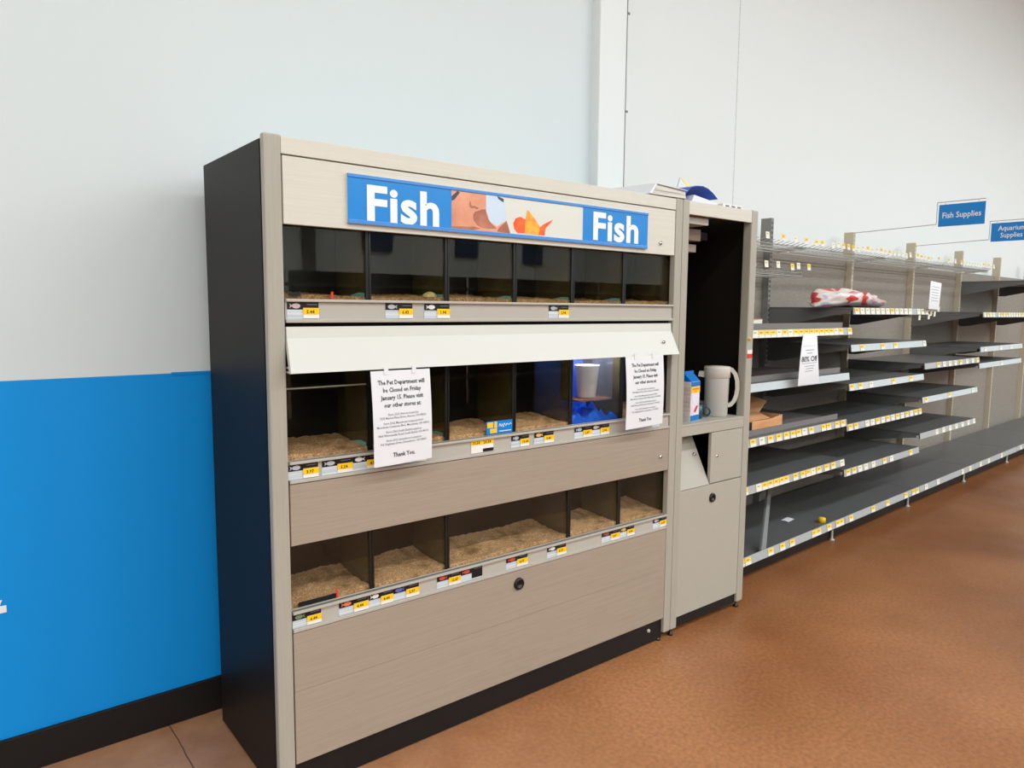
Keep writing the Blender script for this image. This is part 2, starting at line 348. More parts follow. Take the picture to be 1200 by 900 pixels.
# rows of ceiling lights and the far side of the store (seen in the tank glass)
for i, (x, y, k) in enumerate(LAMP_SPOTS):
    t = thing('ceiling_light', 'long tube ceiling light hanging over the aisles', 'ceiling light', (x, y, LAMP_Z), group='tube lights under the store ceiling')
    MB().box(x-1.25, x+1.25, y-.16, y+.16, LAMP_Z, LAMP_Z+.08, bev=.01).build('housing', 'housing', t)
    for sx_ in (-.9, .9): MB().tube((x+sx_, y, LAMP_Z+.08), (x+sx_, y, CEIL), .006, 6).build('hanger', 'wire', t)
for i, (x0, x1, z0, z1, c_) in enumerate([(-2.0, -1.0, 2.6, 3.6, 'panel_dull'), (1.6, 4.4, 2.3, 2.9, 'panel_dull'), (7.5, 8.3, 2.8, 3.4, 'panel_dull'), (10.2, 10.9, 2.8, 3.4, 'panel_dull'), (-6, -3.5, 0, 2.6, 'shelf_grey'), (6.0, 6.3, 0, 5.0, 'shelf_bracket'), (12.5, 13.2, 2.7, 3.3, 'panel_dull')]):
    solo(MB().box(x0, x1, -13.99, -13.9, z0, z1, bev=.01), 'wall_panel', c_, 'large flat panel number %s on the far store wall' % ['one', 'two', 'three', 'four', 'five', 'six', 'seven'][i], 'panel', ((x0+x1)/2, -13.99, z0))
for k in range(6):
    x0 = -5+k*2.5
    t = thing('gondola_run', 'dark tall gondola shelving across the aisle', 'shelving', (x0+1.2, -6, 0), group='gondolas across the aisle')
    MB().box(x0, x0+2.44, -6.05, -6, 0, 1.85).build('back_panel', 'dark_goods', t)
    MB().box(x0, x0+2.44, -6, -5.5, 0, .16).build('base_deck', 'dark_goods', t)
    for z in (.55, .95, 1.35, 1.7):
        MB().box(x0+.01, x0+2.43, -6, -5.6, z-.03, z).build('shelf', 'shelf_grey', t)

# ------------------------------------------------------------------ the aquarium cabinet
cab = thing('aquarium_cabinet', 'tall grey laminate aquarium display cabinet with three rows of tank windows', 'cabinet', (W1/2, .26, 0))
MB().box(0, .018, .03, D, .012, H-.012).build('side_panel', 'side_dark', cab, label='dark side panel')
MB().box(WM-.02, WM-.002, .03, D, .03, H-.012).build('side_panel', 'side_dark', cab, label='dark side panel')
MB().box(.018, WM-.02, D-.012, D, .03, H-.03).build('back_panel', 'inner_black', cab)
MB().box(0, PW, 0, .0265, .004, H, bev=.006).build('post', 'laminate_post', cab)
MB().box(W1, WM-.001, 0, .0265, .033, H, bev=.004).build('post', 'laminate_post', cab)
X0, X1 = PW+.003, W1-.003
MB().box(X0-.003, X1+.003, .021, D, H-.022, H-.004, bev=.002).build('top_board', 'laminate_light', cab)
MB().box(X0-.003, X1+.003, .002, .02, 1.8415, H-.003, bev=.0015).build('top_fascia', 'laminate_light', cab)
MB().box(X0, X1, .002, .02, 1.6566, 1.8375, bev=.0015).build('header_panel', 'laminate_light', cab)
RAILS = [(1.389, 1.4549), (.9372, 1.0001), (.5018, .5637)]
for z0, z1 in RAILS:
    r_ = MB().box(X0, X1, .006, .024, z0, z1).build('price_rail', 'rail_metal', cab)
    MB().box(X0, X1, -.004, .014, z1-.008, z1, bev=.002).build('upper_lip', 'rail_metal', r_)
    MB().box(X0, X1, -.002, .012, z0, z0+.010, bev=.002).build('lower_lip', 'rail_metal', r_)
    MB().box(.018, WM-.02, .024, D-.012, z0-.012, z0+.006).build('inner_shelf', 'inner_black', cab)
MB().box(.018, WM-.02, .024, D-.012, 1.70, 1.712).build('inner_shelf', 'inner_black', cab)
MB().box(X0, X1, .001, .019, .7574, .9345, bev=.0015).build('front_panel', 'laminate', cab)
MB().box(X0, X1, .001, .019, .3222, .4995, bev=.0015).build('front_panel', 'laminate', cab)
MB().box(X0, X1, .001, .019, .1011, .3215, bev=.0012).build('front_panel', 'laminate', cab)
MB().box(X0-.003, X1+.003, .014, .03, .004, .1003).build('kick_board', 'black_board', cab)
# tilted flap over the middle row
fl0, fl1 = FP(341, 441, -.04), FP(796, 413, -.04)
zf_ = (fl0.z+fl1.z)/2
a = [(X0, .002, 1.378), (X1-.008, .002, 1.378), (X1-.008, -.001, 1.346), (fl1.x, -.042, zf_), (fl0.x, -.042, zf_), (X0, -.001, 1.346)]
q = MB(); th = Vector((0, .014, -.002))
q.hexa([Vector(a[i]) for i in (0, 1, 2, 5)], [Vector(a[i])+th for i in (0, 1, 2, 5)]); q.hexa([Vector(a[i]) for i in (5, 2, 3, 4)], [Vector(a[i])+th for i in (5, 2, 3, 4)])
fl = q.build('flap', 'flap_white', cab, label='white tilted flap')
p = FP(779, 401, -.03); MB().lathe([(0, .006), (.006, .005), (.007, 0)], (p.x, -.024, p.z), 'y', 12).build('lock', 'chrome', fl)
for z_ in (1.262, 1.250): MB().box(X0+.002, X0+.02, -.026, .018, z_, z_+.005).build('flap_stay', 'white_plastic', cab)
for u, v in ((774, 285), (774, 535)):
    p = FP(u, v, 0); MB().lathe([(0, .006), (.007, .005), (.008, -.003)], (p.x, 0, p.z), 'y', 14).build('lock', 'chrome', cab)
p = FP(608, 684, 0)
MB().lathe([(0, .002), (.011, .002), (.012, .007), (.020, .007), (.022, .003), (.0225, -.002)], (p.x, 0, p.z), 'y', 24).build('finger_pull', 'black_plastic', cab, label='round black pull')
MB().lathe([(0, .004), (.007, .004), (.008, -.002)], (1.62, .012, .062), 'y', 12).build('screw_cap', 'rail_metal', cab)
for x, y in ((.03, .06), (W1-.015, .02), (WM-.03, .06), (.03, D-.03), (WM-.04, D-.03)):
    MB().lathe([(0, 0), (.013, 0), (.013, .008), (.006, .011), (.006, .034)], (x, y, 0), 'z', 12).build('levelling_foot', 'black_plastic', cab)

def rail_x(u, row):
    z = sum(RAILS[row])/2; best = .02
    for _ in range(30):                      # pixel column -> place along the rail at that height
        best = None
        lo, hi = 0, 1.75
        for __ in range(40):
            mid = (lo+hi)/2; d = Vector((mid, 0, z))-CAM
            if 600+FPX*d.dot(RT)/d.dot(FWD) < u: lo = mid
            else: hi = mid
        return (lo+hi)/2
def fish_shape(x0, x1, z0, z1, y, flip=False):
    n = 14; pts = []
    for i in range(n):
        a = 2*math.pi*i/n; pts.append((.36*math.cos(a), .42*math.sin(a)))
    cx = .58 if not flip else .42
    P = lambda px_, pz_: (x0+(x1-x0)*px_, y, z0+(z1-z0)*pz_)
    mb = MB(); mb.add([P(cx+p[0], .5+p[1]) for p in pts], [list(range(n))])
    tx = .02 if not flip else .98; bx_ = cx-.28 if not flip else cx+.28
    mb.add([P(bx_, .5), P(tx, .88), P(tx+(.08 if not flip else -.08), .5), P(tx, .12)], [(0, 1, 2, 3)])
    mb.add([P(cx-.15, .85), P(cx+.05, 1.02), P(cx+.2, .8)], [(0, 1, 2)])
    return mb
def price_label(row, u0, u1, fish, price, style='card'):
    z0, z1 = RAILS[row]; z0 += .011; z1 -= .009; x0, x1 = rail_x(u0, row), rail_x(u1, row); W_, h = x1-x0, z1-z0
    card = MB().box(x0, x1, .0045, .006, z0, z1).build('price_label', 'card_grey', cab, label='fish price label with %s' % (('price %s' % price) if price else 'no price sticker'))
    if style == 'double':
        for j, pr in enumerate(price.split('/')):
            a_, b_ = x0+W_*.5*j, x0+W_*.5*(j+1)
            MB().box(a_, b_, .0037, .0045, z0+h*.02, z1).build('price_sticker', 'price_white', card)
            MB().box(a_, b_, .003, .0037, z0+h*.64, z1).build('price_band', 'price_yellow', card)
            text('price_text', pr, h*.33, lambda x, y, a=a_: Vector((a+.004+x, .0028, z0+h*.70+y)), 'price_ink', card, bold=.0004, res=1)
        MB().box(x0+W_*.52, x1, .003, .0037, z0+h*.04, z0+h*.30).build('barcode_band', 'card_black', card)
        return
    zs = z0+h*.56
    if style == 'plain':
        return
    MB().box(x0, x1, .0037, .0045, zs if style != 'black' else z0+h*.1, z1).build('picture', 'card_black', card)
    if style == 'black': MB().box(x0, x0+W_*.5, .003, .0037, z0, z0+h*.55).build('caption', 'card_grey', card)
    if fish: fish_shape(x0+W_*.06, x0+W_*.44, zs+h*.03, z1-h*.04, .0032, rnd.random() < .3).build('fish_picture', fish, card)
    MB().box(x0+W_*.62, x0+W_*.95, .0031, .0037, z1-h*.16, z1-h*.12).build('caption', 'ink_grey', card)
    if price:
        sx0 = x0+W_*.50
        MB().box(sx0, x1+W_*.01, .0022, .003, z0+h*.02, zs+h*.10).build('price_sticker', 'price_white', card)
        MB().box(sx0, x1+W_*.01, .0015, .0022, z0+h*.26, zs+h*.10).build('price_band', 'price_yellow', card)
        text('price_text', price, h*.30, lambda x, y: Vector((sx0+W_*.10+x, .0013, z0+h*.32+y)), 'price_ink', card, bold=.0004, res=1)
for a in [(0, 337, 374, 'fish_pink', '5.44'), (0, 452.5, 484, 'fish_silver', '6.43'), (0, 498, 527.5, 'fish_white', '1.94'), (0, 644, 667, 'fish_silver', '2.94'),
          (1, 337.5, 373.5, 'fish_silver', '3.97'), (1, 378, 413.5, 'fish_silver', '5.24'), (1, 413.8, 447, 'fish_white', '4.97'), (1, 478, 500, None, '2.98'), (1, 553, 579, None, '10.54/20.54', 'double'),
          (1, 600, 620.5, 'fish_silver', '13.44'), (1, 627, 649.5, 'fish_yellow', '3.44'), (1, 674, 694, 'fish_silver', '2.97'), (1, 694.2, 714.5, 'fish_pink', '2.94'), (1, 765, 774, None, None, 'plain'),
          (2, 343.5, 377, 'fish_green', '6.44'), (2, 398, 432, 'fish_orange', '4.44'), (2, 432.5, 461, 'fish_white', '4.44'), (2, 461.3, 491.5, 'fish_blue', '2.97'),
          (2, 513, 540, 'fish_red', '12.47'), (2, 540.3, 566, 'fish_red', None, 'black'), (2, 594, 619, 'fish_red', '4.97'), (2, 642, 664, 'fish_white', '5.97'),
          (2, 706, 726.5, 'fish_brown', '3.97'), (2, 727, 744, 'fish_yellow', '2.94'), (2, 766, 781.5, 'fish_pink', '2.97')]:
    price_label(*a)

# header banner
bn = thing('fish_banner', 'long blue and white printed banner reading Fish twice with a goldfish photo', 'sign', (.88, -.004, 1.672))
bx0, bx1, bz0, bz1 = .236, 1.524, 1.672, 1.812
MB().box(bx0, bx1, -.005, .0015, bz0, bz1, bev=.001).build('backing', 'print_pale', bn)
for a_, b_ in ((bx0, .592), (1.168, bx1)): MB().box(a_, b_, -.006, -.005, bz0, bz1).build('blue_panel', 'sign_blue', bn)
MB().box(bx0, bx1, -.0085, -.005, bz1-.010, bz1, bev=.0015).build('holder_lip', 'sign_blue_edge', bn)
MB().box(bx0, bx1, -.0085, -.005, bz0, bz0+.012, bev=.0015).build('holder_lip', 'sign_blue_edge', bn)
text('lettering', 'Fish', .138, lambda x, y: Vector((.290+x, -.0068, 1.688+y)), 'sign_white', bn, bold=.0042, fitw=.248, res=4, space=1.06)
text('lettering', 'Fish', .138, lambda x, y: Vector((1.213+x, -.0068, 1.693+y)), 'sign_white', bn, bold=.0042, fitw=.248, res=4, space=1.06)
def flat(pts, y, nm, m_, par): MB().add([(x, y, z) for x, z in pts], [list(range(len(pts)))]).build(nm, m_, par)
zt_, zb_ = bz1-.010, bz0+.012; k_ = zt_-zb_
F = lambda a, c: (.592+a*.226, zb_+c*k_)
flat([F(0, 0), F(1.02, 0), F(.98, .35), F(.80, .16), F(.66, .28), F(.60, .62), F(.60, 1), F(0, 1)], -.0056, 'printed_face', 'print_skin', bn)
flat([F(.40, .50), F(.37, .40), F(.38, .26), F(.44, .14), F(.52, .08), F(.66, .08), F(.80, .10), F(.70, .22), F(.63, .36), F(.60, .52), F(.59, .60), F(.52, .58), F(.46, .53)], -.0059, 'printed_shade', 'print_skin_dark', bn)
flat([F(.30, .66), F(.315, .60), F(.35, .58), F(.39, .60), F(.43, .57), F(.47, .60), F(.44, .63), F(.39, .66), F(.355, .64), F(.335, .68), F(.325, .76), F(.31, .78)], -.0060, 'printed_shade', 'print_skin_dark', bn)
flat([F(0, 0), F(.36, 0), F(.52, .06), F(.40, .10), F(.2, .07), F(0, .05)], -.0059, 'printed_shade', 'print_skin_dark', bn)
flat([F(0, .72), F(.05, .76), F(.14, .96), F(.10, 1), F(.04, .9), F(0, .84)], -.0059, 'printed_brow', 'print_navy', bn)
flat([F(.60, 1), F(.60, .55), F(.68, .26), F(.80, .16), F(.98, .38), F(.92, 1)], -.0058, 'printed_shirt', 'print_shirt', bn)
flat([F(.80, 1), F(.92, .94), F(.92, .84), F(.82, .92)], -.0060, 'printed_collar', 'print_navy', bn)
flat([F(.80, .02), F(.84, .14), F(.98, .34), F(1.05, 0)], -.0060, 'printed_shoulder', 'print_skin_dark', bn)
g = lambda a, c: (.842+a*.19, zb_+c*k_)
flat([g(0, .30), g(.05, .44), g(.16, .50), g(.28, .44), g(.32, .2), g(.26, .04), g(.10, .03), g(.02, .14)], -.0056, 'printed_goldfish_head', 'print_orange', bn)
flat([g(.26, .04), g(.28, .44), g(.32, .72), g(.38, .66), g(.52, .46), g(.62, .28), g(.60, .03)], -.0058, 'printed_goldfish_body', 'print_gold', bn)
flat([g(.60, .24), g(.72, .36), g(.94, .52), g(.88, .40), g(.76, .24), g(.74, .03), g(.60, .03)], -.0057, 'printed_goldfish_tail', 'print_orange', bn)

# notices taped under the flap
def notice(name_label, x0, x1, zt, zb, y):
    t = thing('paper_notice', name_label, 'notice', ((x0+x1)/2, y, zb))
    cy = lambda a, c: y - .006*math.sin(c*math.pi) - .004*math.sin(a*3.0+.5)*c
    sk = lambda a, c: .008*c
    MB().grid(lambda a, c: (x0+(x1-x0)*a+sk(a, c), cy(a, c), zt+(zb-zt)*c - .006*c*(1-a)), 8, 12, th=(0, .0006, 0)).build('sheet', 'paper', t)
    def mp(ox, oz):
        def f(x, yy):
            X = ox+x; a = (X-x0)/(x1-x0); Z = oz+yy; c = (zt-Z)/(zt-zb)
            return Vector((X+sk(a, c), cy(a, c)-.0006, Z-.006*c*(1-a)))
        return f
    Wd = x1-x0; Ht = zt-zb; cx = (x0+x1)/2
    for i, ln in enumerate(['The Pet Department will', 'be Closed on Friday', 'January 15. Please visit', 'our other stores at:']):
        text('notice_text', ln, Ht*.066, mp(cx, zt-Ht*(.145+i*.079)), 'ink', t, bold=.0004, align='CENTER', sx=.86, res=1)
    z = zt-Ht*.47
    for i, ln in enumerate(['Store 2262 Aurora located at', '7235 Market Place Drive, Aurora, OH 44202', 'Store 2362 Macedonia located at 8160', 'Macedonia Commons Blvd., Macedonia, OH 44056', 'Store 2362 South Euclid located at', '1868 Warrensville Road, South Euclid, OH 44121', 'Store 2313 Streetsboro located at', '905 Singletary Drive, Streetsboro, OH 44241']):
        text('notice_text', ln, Ht*.034, mp(cx, z), 'ink_grey', t, bold=.0001, align='CENTER', sx=.92, res=0)
        z -= Ht*(.036 if i % 2 == 0 else .055)
    text('notice_text', 'Thank You.', Ht*.066, mp(cx, zt-Ht*.915), 'ink', t, bold=.0004, align='CENTER', sx=.9, res=1)
    for sx_ in (.25, .72): MB().box(x0+Wd*sx_-.007, x0+Wd*sx_+.007, y-.003, y-.0015, zt-.012, zt+.012).build('tape', 'paper', t)
def two(u0, v0, u1, v1, Y): return FP(u0, v0, Y), FP(u1, v1, Y)
a_, b_ = two(434, 437, 505, 538, -.048)
notice('white paper closing notice taped under the flap beside the leftmost middle tanks', a_.x, b_.x-.004, a_.z+.004, b_.z+.004, -.048)
a_, b_ = two(733, 420, 776, 496, -.048)
notice('white paper closing notice hanging beside the blue tank near the cabinet post', a_.x, b_.x-.006, a_.z+.006, b_.z, -.048)

# ------------------------------------------------------------------ fish tanks
MOD = [.0225, .318, .599, .881, 1.156, 1.434, 1.72]
def tank(x0, x1, z0, ztop, gz, rowname, gm, back='tank_back', group=None, label=None, lip=None, gf=None):
    t = thing('fish_tank', label, 'fish tank', ((x0+x1)/2, .25, z0), group=group)
    x0 += .001; x1 -= .001; y0, y1 = .032, .245
    MB().box(x0, x1, y0, y0+.005, z0, ztop).build('front_glass', 'glass', t)
    MB().box(x0, x0+.005, y0+.006, y1, z0+.006, ztop).build('side_glass', 'glass_dirty', t)
    MB().box(x1-.005, x1, y0+.006, y1, z0+.006, ztop).build('side_glass', 'glass_dirty', t)
    MB().box(x0, x1, y1, y1+.006, z0, ztop).build('back_glass', back, t)
    MB().box(x0, x1, y0+.006, y1, z0, z0+.005).build('base_glass', 'inner_black', t)
    MB().box(x1-.009, x1, y0-.004, y0-.0005, z0, ztop).build('edge_strip', 'black_plastic', t, label='black edge strip')
    MB().box(x0, x0+.006, y0-.004, y0-.0005, z0, ztop).build('edge_strip', 'black_plastic', t, label='black edge strip')
    if gm:
        sd = rnd.random()*50; nx = max(16, int((x1-x0)/.008)); ny = 24
        def hgt(a, c):
            p = Vector((x0+a*(x1-x0), c*.21+sd, sd))
            return gz + .009*noise.noise(p*6)+.004*noise.noise(p*40)+.003*noise.noise(p*120) + .012*(c**2)
        gx0, gx1, gy0, gy1 = x0+.0055, x1-.0055, y0+.0055, y1-.001
        mb = MB().grid(lambda a, c: (gx0+(gx1-gx0)*a, gy0+(gy1-gy0)*c, hgt(a, c)), nx, ny)
        mb.grid(lambda a, c: (gx0+(gx1-gx0)*a, gy0, z0+.006+(hgt(a, 0)-z0-.006)*c), nx, 2)
        g_ = mb.build('gravel', gm, t); g_['kind'] = 'stuff'
    if gf:
        a_ = Vector((x1-.0055, y0+.01, gz+.004)); 
        MB().add([(x1-.006, y0+.012, gz-.006), (x1-.006, y0+.012, gz+gf), (x1-.006, y0+.05, gz+gf*1.2), (x1-.006, y0+.11, gz+.004)], [(0, 1, 2, 3)]).build('glass_edge', 'glass_teal', t, label='teal glass edge')
    if lip: MB().box(x0+.006, x1-.006, y0+.007, y0+.012, lip, lip+.004).build('brace', 'rail_metal', t)
    return t
nth = ['first', 'second', 'third', 'fourth', 'fifth', 'sixth']
t1 = []
for i in range(6):
    t1.append(tank(MOD[i], MOD[i+1], 1.396, 1.69, 1.466, 'top', 'gravel_brown', label='%s tank of the top row counted from the dark side panel' % nth[i], group='tanks in the top row', gf=.010 if i < 5 else None))
t2 = []
for i in range(6):
    if i == 4:
        t2.append(tank(MOD[4], MOD[5], .945, 1.36, 1.0, 'mid', None, back='tank_blue', label='middle row tank lined in blue with a clear box hanging inside', group='tanks in the middle row'))
    else:
        t2.append(tank(MOD[i], MOD[i+1], .945, 1.36, 1.010, 'mid', 'gravel', label='%s tank of the middle row counted from the dark side panel' % nth[i], group='tanks in the middle row', lip=1.20 if i == 0 else None, gf=.012 if i < 3 else None))
hd = MB().box(MOD[4]+.03, MOD[5]-.03, .05, .11, 1.335, 1.352, bev=.002).build('hood_lamp', 'white_plastic', t2[4], label='slim lamp bar')
hl = bpy.data.lights.new('tank_lamp', 'AREA'); hl.shape = 'RECTANGLE'; hl.size = .19; hl.size_y = .05; hl.energy = 3.6; hl.color = (.72, .82, 1)
ho = bpy.data.objects.new('tank_lamp', hl); ho.location = ((MOD[4]+MOD[5])/2, .08, 1.333); col.objects.link(ho)
X3 = [MOD[0], MOD[1], MOD[2], MOD[4], MOD[5], MOD[6]]
t3 = [tank(X3[i], X3[i+1], .510, .79, .572, 'low', 'gravel', label=('wide tank in the bottom row, twice as wide as its neighbours' if i == 2 else '%s tank of the bottom row counted from the dark side panel' % nth[i]), group='tanks in the bottom row') for i in range(5)]
# thermometer strips stuck to the glass
p = MB().box(.078, .196, .0262, .0275, .564, .5775); o = p.build('thermometer_strip', 'card_black', t3[0], label='black strip thermometer')
MB().box(.196, .201, .0262, .0275, .557, .592).build('thermometer_marker', 'red', t3[0], label='red marker')
MB().box(.070, .105, .0262, .0275, 1.464, 1.474).build('thermometer_strip', 'card_black', t1[0], label='black strip thermometer')
MB().box(.196, .203, .0262, .0275, 1.4555, 1.477).build('thermometer_marker', 'red', t1[0], label='red marker')
# rock in the second top tank
mb = MB(); mb.grid(lambda a, c: Vector((.560, .075, 1.470))+Vector((.024*math.sin(c*math.pi)*math.cos(a*2*math.pi), .02*math.sin(c*math.pi)*math.sin(a*2*math.pi), .016*math.cos(c*math.pi)))*(1+.25*noise.noise(Vector((a*2, c*3, 1)))), 14, 8)
solo(mb, 'aquarium_rock', 'rock', 'pale yellowish rock lying in a top row tank', 'rock', (.560, .075, 1.456))
# blue card on the third middle tank
bc = thing('info_card', 'small blue card with yellow squares stuck to a middle tank window', 'card', (.814, .026, 1.001))
MB().box(.757, .870, .0255, .0272, 1.002, 1.046).build('card', 'sign_blue', bc)
for a_ in ((.760, .785, 1.024, 1.043), (.790, .802, 1.022, 1.044), (.772, .802, 1.005, 1.020)): MB().box(a_[0], a_[1], .0248, .0254, a_[2], a_[3]).build('yellow_square', 'carton_yellow', bc)
zz = [(.810, 1.026), (.814, 1.036), (.819, 1.024), (.824, 1.034), (.829, 1.022), (.834, 1.036), (.840, 1.026), (.846, 1.034), (.852, 1.028), (.860, 1.034), (.866, 1.030)]
MB().path([(x, .0247, z) for x, z in zz], .0013, 5).build('printed_script', 'sign_white', bc)
MB().box(.812, .864, .0248, .0254, 1.008, 1.0105).build('printed_line', 'sign_white', bc)
# hanging clear box with a white cup, blue cloth below
bx_ = thing('specimen_box', 'clear plastic box hanging in the blue tank with a brown bottom', 'container', (1.30, .09, 1.075))
a0, a1, y0_, y1_, z0_, z1_ = 1.215, 1.395, .042, .155, 1.078, 1.262
MB().box(a0, a1, y0_, y0_+.002, z0_, z1_).build('front_wall', 'clear_plastic', bx_)
MB().box(a0, a1, y1_-.002, y1_, z0_, z1_).build('rear_wall', 'clear_plastic', bx_)
MB().box(a0, a0+.002, y0_+.003, y1_-.003, z0_, z1_).build('side_wall', 'clear_plastic', bx_)
MB().box(a1-.002, a1, y0_+.003, y1_-.003, z0_, z1_).build('side_wall', 'clear_plastic', bx_)
MB().box(a0+.003, a1-.003, y0_+.003, y1_-.003, z0_, z0_+.006).build('bottom', 'fish_brown', bx_, label='brown bottom')
MB().box(a0-.03, a1+.03, .08, .10, z1_+.001, z1_+.006).build('hanger_bar', 'rail_metal', bx_)
solo(MB().lathe([(0, 0), (.034, 0), (.036, .004), (.048, .125), (.050, .128), (.047, .128), (.034, .008), (0, .008)], (1.305, .098, 1.0862), 'z', 28), 'white_cup', 'white_plastic', 'tapered white plastic cup standing inside the clear hanging box', 'cup', (1.305, .098, 1.0862))
mb = MB(); mb.grid(lambda a, c: (1.164+.262*a, .042+.195*c, 1.008+.045*noise.noise(Vector((a*4, c*5, 3)))+.03*noise.noise(Vector((a*9, c*11, 7)))+.02*c), 34, 34)
mb.grid(lambda a, c: (1.164+.262*a, .042, .952+(1.008+.045*noise.noise(Vector((a*4, 0, 3)))+.03*noise.noise(Vector((a*9, 0, 7)))-.952)*c), 34, 3)
solo(mb, 'blue_cloth', 'blue_cloth', 'crumpled bright blue cloth filling the bottom of a tank', 'cloth', (1.295, .2, .952))

# ------------------------------------------------------------------ the service cabinet beside it
sc = thing('service_cabinet', 'narrow pale grey service cabinet with open black niche and lower doors', 'cabinet', (2.03, .26, 0))
MB().box(WM+.001, W2, 0, .03, .033, H, bev=.004).build('post', 'laminate_post', sc)
MB().box(2.247, W3, .001, .045, .033, H, bev=.006).build('post', 'laminate_post', sc)
MB().box(WM+.001, WM+.014, .03, D, .05, H-.01).build('side_panel', 'inner_black', sc)
MB().box(W3-.014, W3-.001, .045, D, .05, H-.01).build('side_panel', 'side_dark', sc)
MB().box(WM+.014, W3-.014, D-.012, D, .05, H-.01).build('back_panel', 'inner_black', sc)
MB().box(W2, 2.247, .0185, D-.012, H-.016, H-.003).build('top_board', 'laminate_light', sc)
MB().box(W2, 2.247, .002, .018, 1.8325, H-.003, bev=.0015).build('top_fascia', 'laminate_light', sc)
MB().box(W2+.001, W2+.17, .03, .12, 1.80, 1.828).build('light_bar', 'laminate_pale', sc)
ld = MB().box(W2, 2.247, .001, .30, .930, .940, bev=.002).build('ledge', 'laminate_pale', sc, label='pale work ledge')
MB().box(W2, 2.247, .002, .02, .888, .9295, bev=.0015).build('apron', 'laminate_pale', sc)
MB().box(2.006, 2.246, .004, .02, .652, .885, bev=.0015).build('door', 'laminate_pale', sc)
a = [(W2+.002, .003, .650), (2.000, .003, .650), (1.985, .10, .868), (W2+.002, .10, .868)]
q = MB().hexa([Vector(p) for p in a], [Vector(p)+Vector((0, .014, .006)) for p in a]); dr = q.build('door', 'laminate_pale', sc, label='loose door tipped inward')
MB().lathe([(0, .005), (.006, .004), (.007, -.006)], (1.955, .055, .785), 'y', 12).build('lock', 'chrome', dr)
MB().lathe([(0, .005), (.006, .004), (.007, -.003)], (2.051, .004, .774), 'y', 12).build('lock', 'chrome', sc)
MB().box(W2+.001, 2.246, .003, .02, .078, .647, bev=.0015).build('door', 'laminate_pale', sc, label='large lower door')
MB().lathe([(0, .002), (.010, .002), (.011, .007), (.019, .007), (.021, .003), (.0215, -.003)], (2.024, .002, .585), 'y', 24).build('finger_pull', 'black_plastic', sc, label='round black pull')
MB().box(W2+.001, 2.246, .012, .03, .03, .0775).build('kick_board', 'black_board', sc)
for x, y in ((1.772, .016), (2.272, .02), (1.78, D-.03), (2.27, D-.03)):
    MB().lathe([(0, 0), (.012, 0), (.012, .008), (.006, .011), (.006, .034)], (x, y, 0), 'z', 12).build('levelling_foot', 'black_plastic', sc)
p = FP(879.5, 414, 0)
st = MB().box(2.252, 2.29, -.001, .0008, p.z-.022, p.z-.002, mi=0).box(2.252, 2.29, -.001, .0008, p.z-.002, p.z+.016, mi=1).build('sticker', ['red', 'price_white'], sc, label='red and white sticker')
MB().lathe([(0, .007), (.008, .006), (.009, 0)], (2.262, 0, FP(876, 397, 0).z), 'y', 12).build('hook_cap', 'fish_yellow', sc)
# things in the niche
for (u0, v0, u1, v1), m_, lb, nm_ in (((800, 266, 821, 283), 'box_beige', 'larger beige box fixed under the top of the niche', 'control_box'), ((800, 283.6, 815.6, 296), 'box_beige', 'smaller beige box below the other one in the niche', 'control_box')):
    a_, b_ = FP(u0, v0, .125), FP(u1, v1, .125); solo(MB().box(1.766, b_.x, .125, .19, b_.z, FP(u1, v0, .125).z-.012, bev=.003), nm_, m_, lb, 'box', ((1.766+b_.x)/2, .14, b_.z))
a_, b_ = FP(820, 272, .2), FP(829, 282, .2); solo(MB().box(1.766, b_.x, .20, .26, b_.z, a_.z, bev=.003), 'valve_box', 'print_navy', 'small dark blue box behind the beige boxes', 'box', (1.85, .23, b_.z))
p = FP(867, 368, .10)
MB().lathe([(0, .012), (.014, .010), (.017, 0), (.014, -.008), (0, -.008)], (p.x, .10, p.z), 'y', 16).tube((p.x, .11, p.z), (p.x, .512, p.z), .004, 6).build('valve_knob', 'red', sc, label='small red valve knob')
# pitcher
PZ = .9402; pc = Vector((2.158, .095, PZ))
JA, JB = Vector((.60, -.80, 0)), Vector((.80, .60, 0))
def pt(x, z): return pc + JA*x + Vector((0, 0, z))
jug = thing('pitcher', 'grey translucent plastic pitcher with lid and big curved handle', 'pitcher', pc)
MB().lathe([(0, 0), (.050, 0), (.053, .004), (.057, .20), (.057, .214), (.053, .214), (.048, .008), (0, .008)], pc, 'z', 36).build('body', 'jug', jug)
MB().lathe([(.0575, .180), (.0600, .182), (.0605, .226), (.0585, .232), (0, .236)], pc, 'z', 36).build('lid', 'jug_lid', jug)
MB().hexa([pt(-.056, .180)-JB*.014, pt(-.056, .180)+JB*.014, pt(-.056, .208)+JB*.014, pt(-.056, .208)-JB*.014],
          [pt(-.086, .184)-JB*.008, pt(-.086, .184)+JB*.008, pt(-.082, .208)+JB*.008, pt(-.082, .208)-JB*.008]).build('spout', 'jug_lid', jug)
hp = [(.050, .222), (.066, .218), (.082, .198), (.091, .168), (.093, .13), (.089, .098), (.080, .072), (.066, .055), (.052, .050)]
mb = MB(); rings = []
for k, (xa, za) in enumerate(hp):
    x2, z2 = hp[min(k+1, len(hp)-1)]; x1_, z1_ = hp[max(k-1, 0)]
    d = (JA*(x2-x1_)+Vector((0, 0, z2-z1_))).normalized(); nrm = d.cross(JB)*.009
    rings.append([pt(xa, za)+nrm-JB*.011, pt(xa, za)+nrm+JB*.011, pt(xa, za)-nrm+JB*.011, pt(xa, za)-nrm-JB*.011])
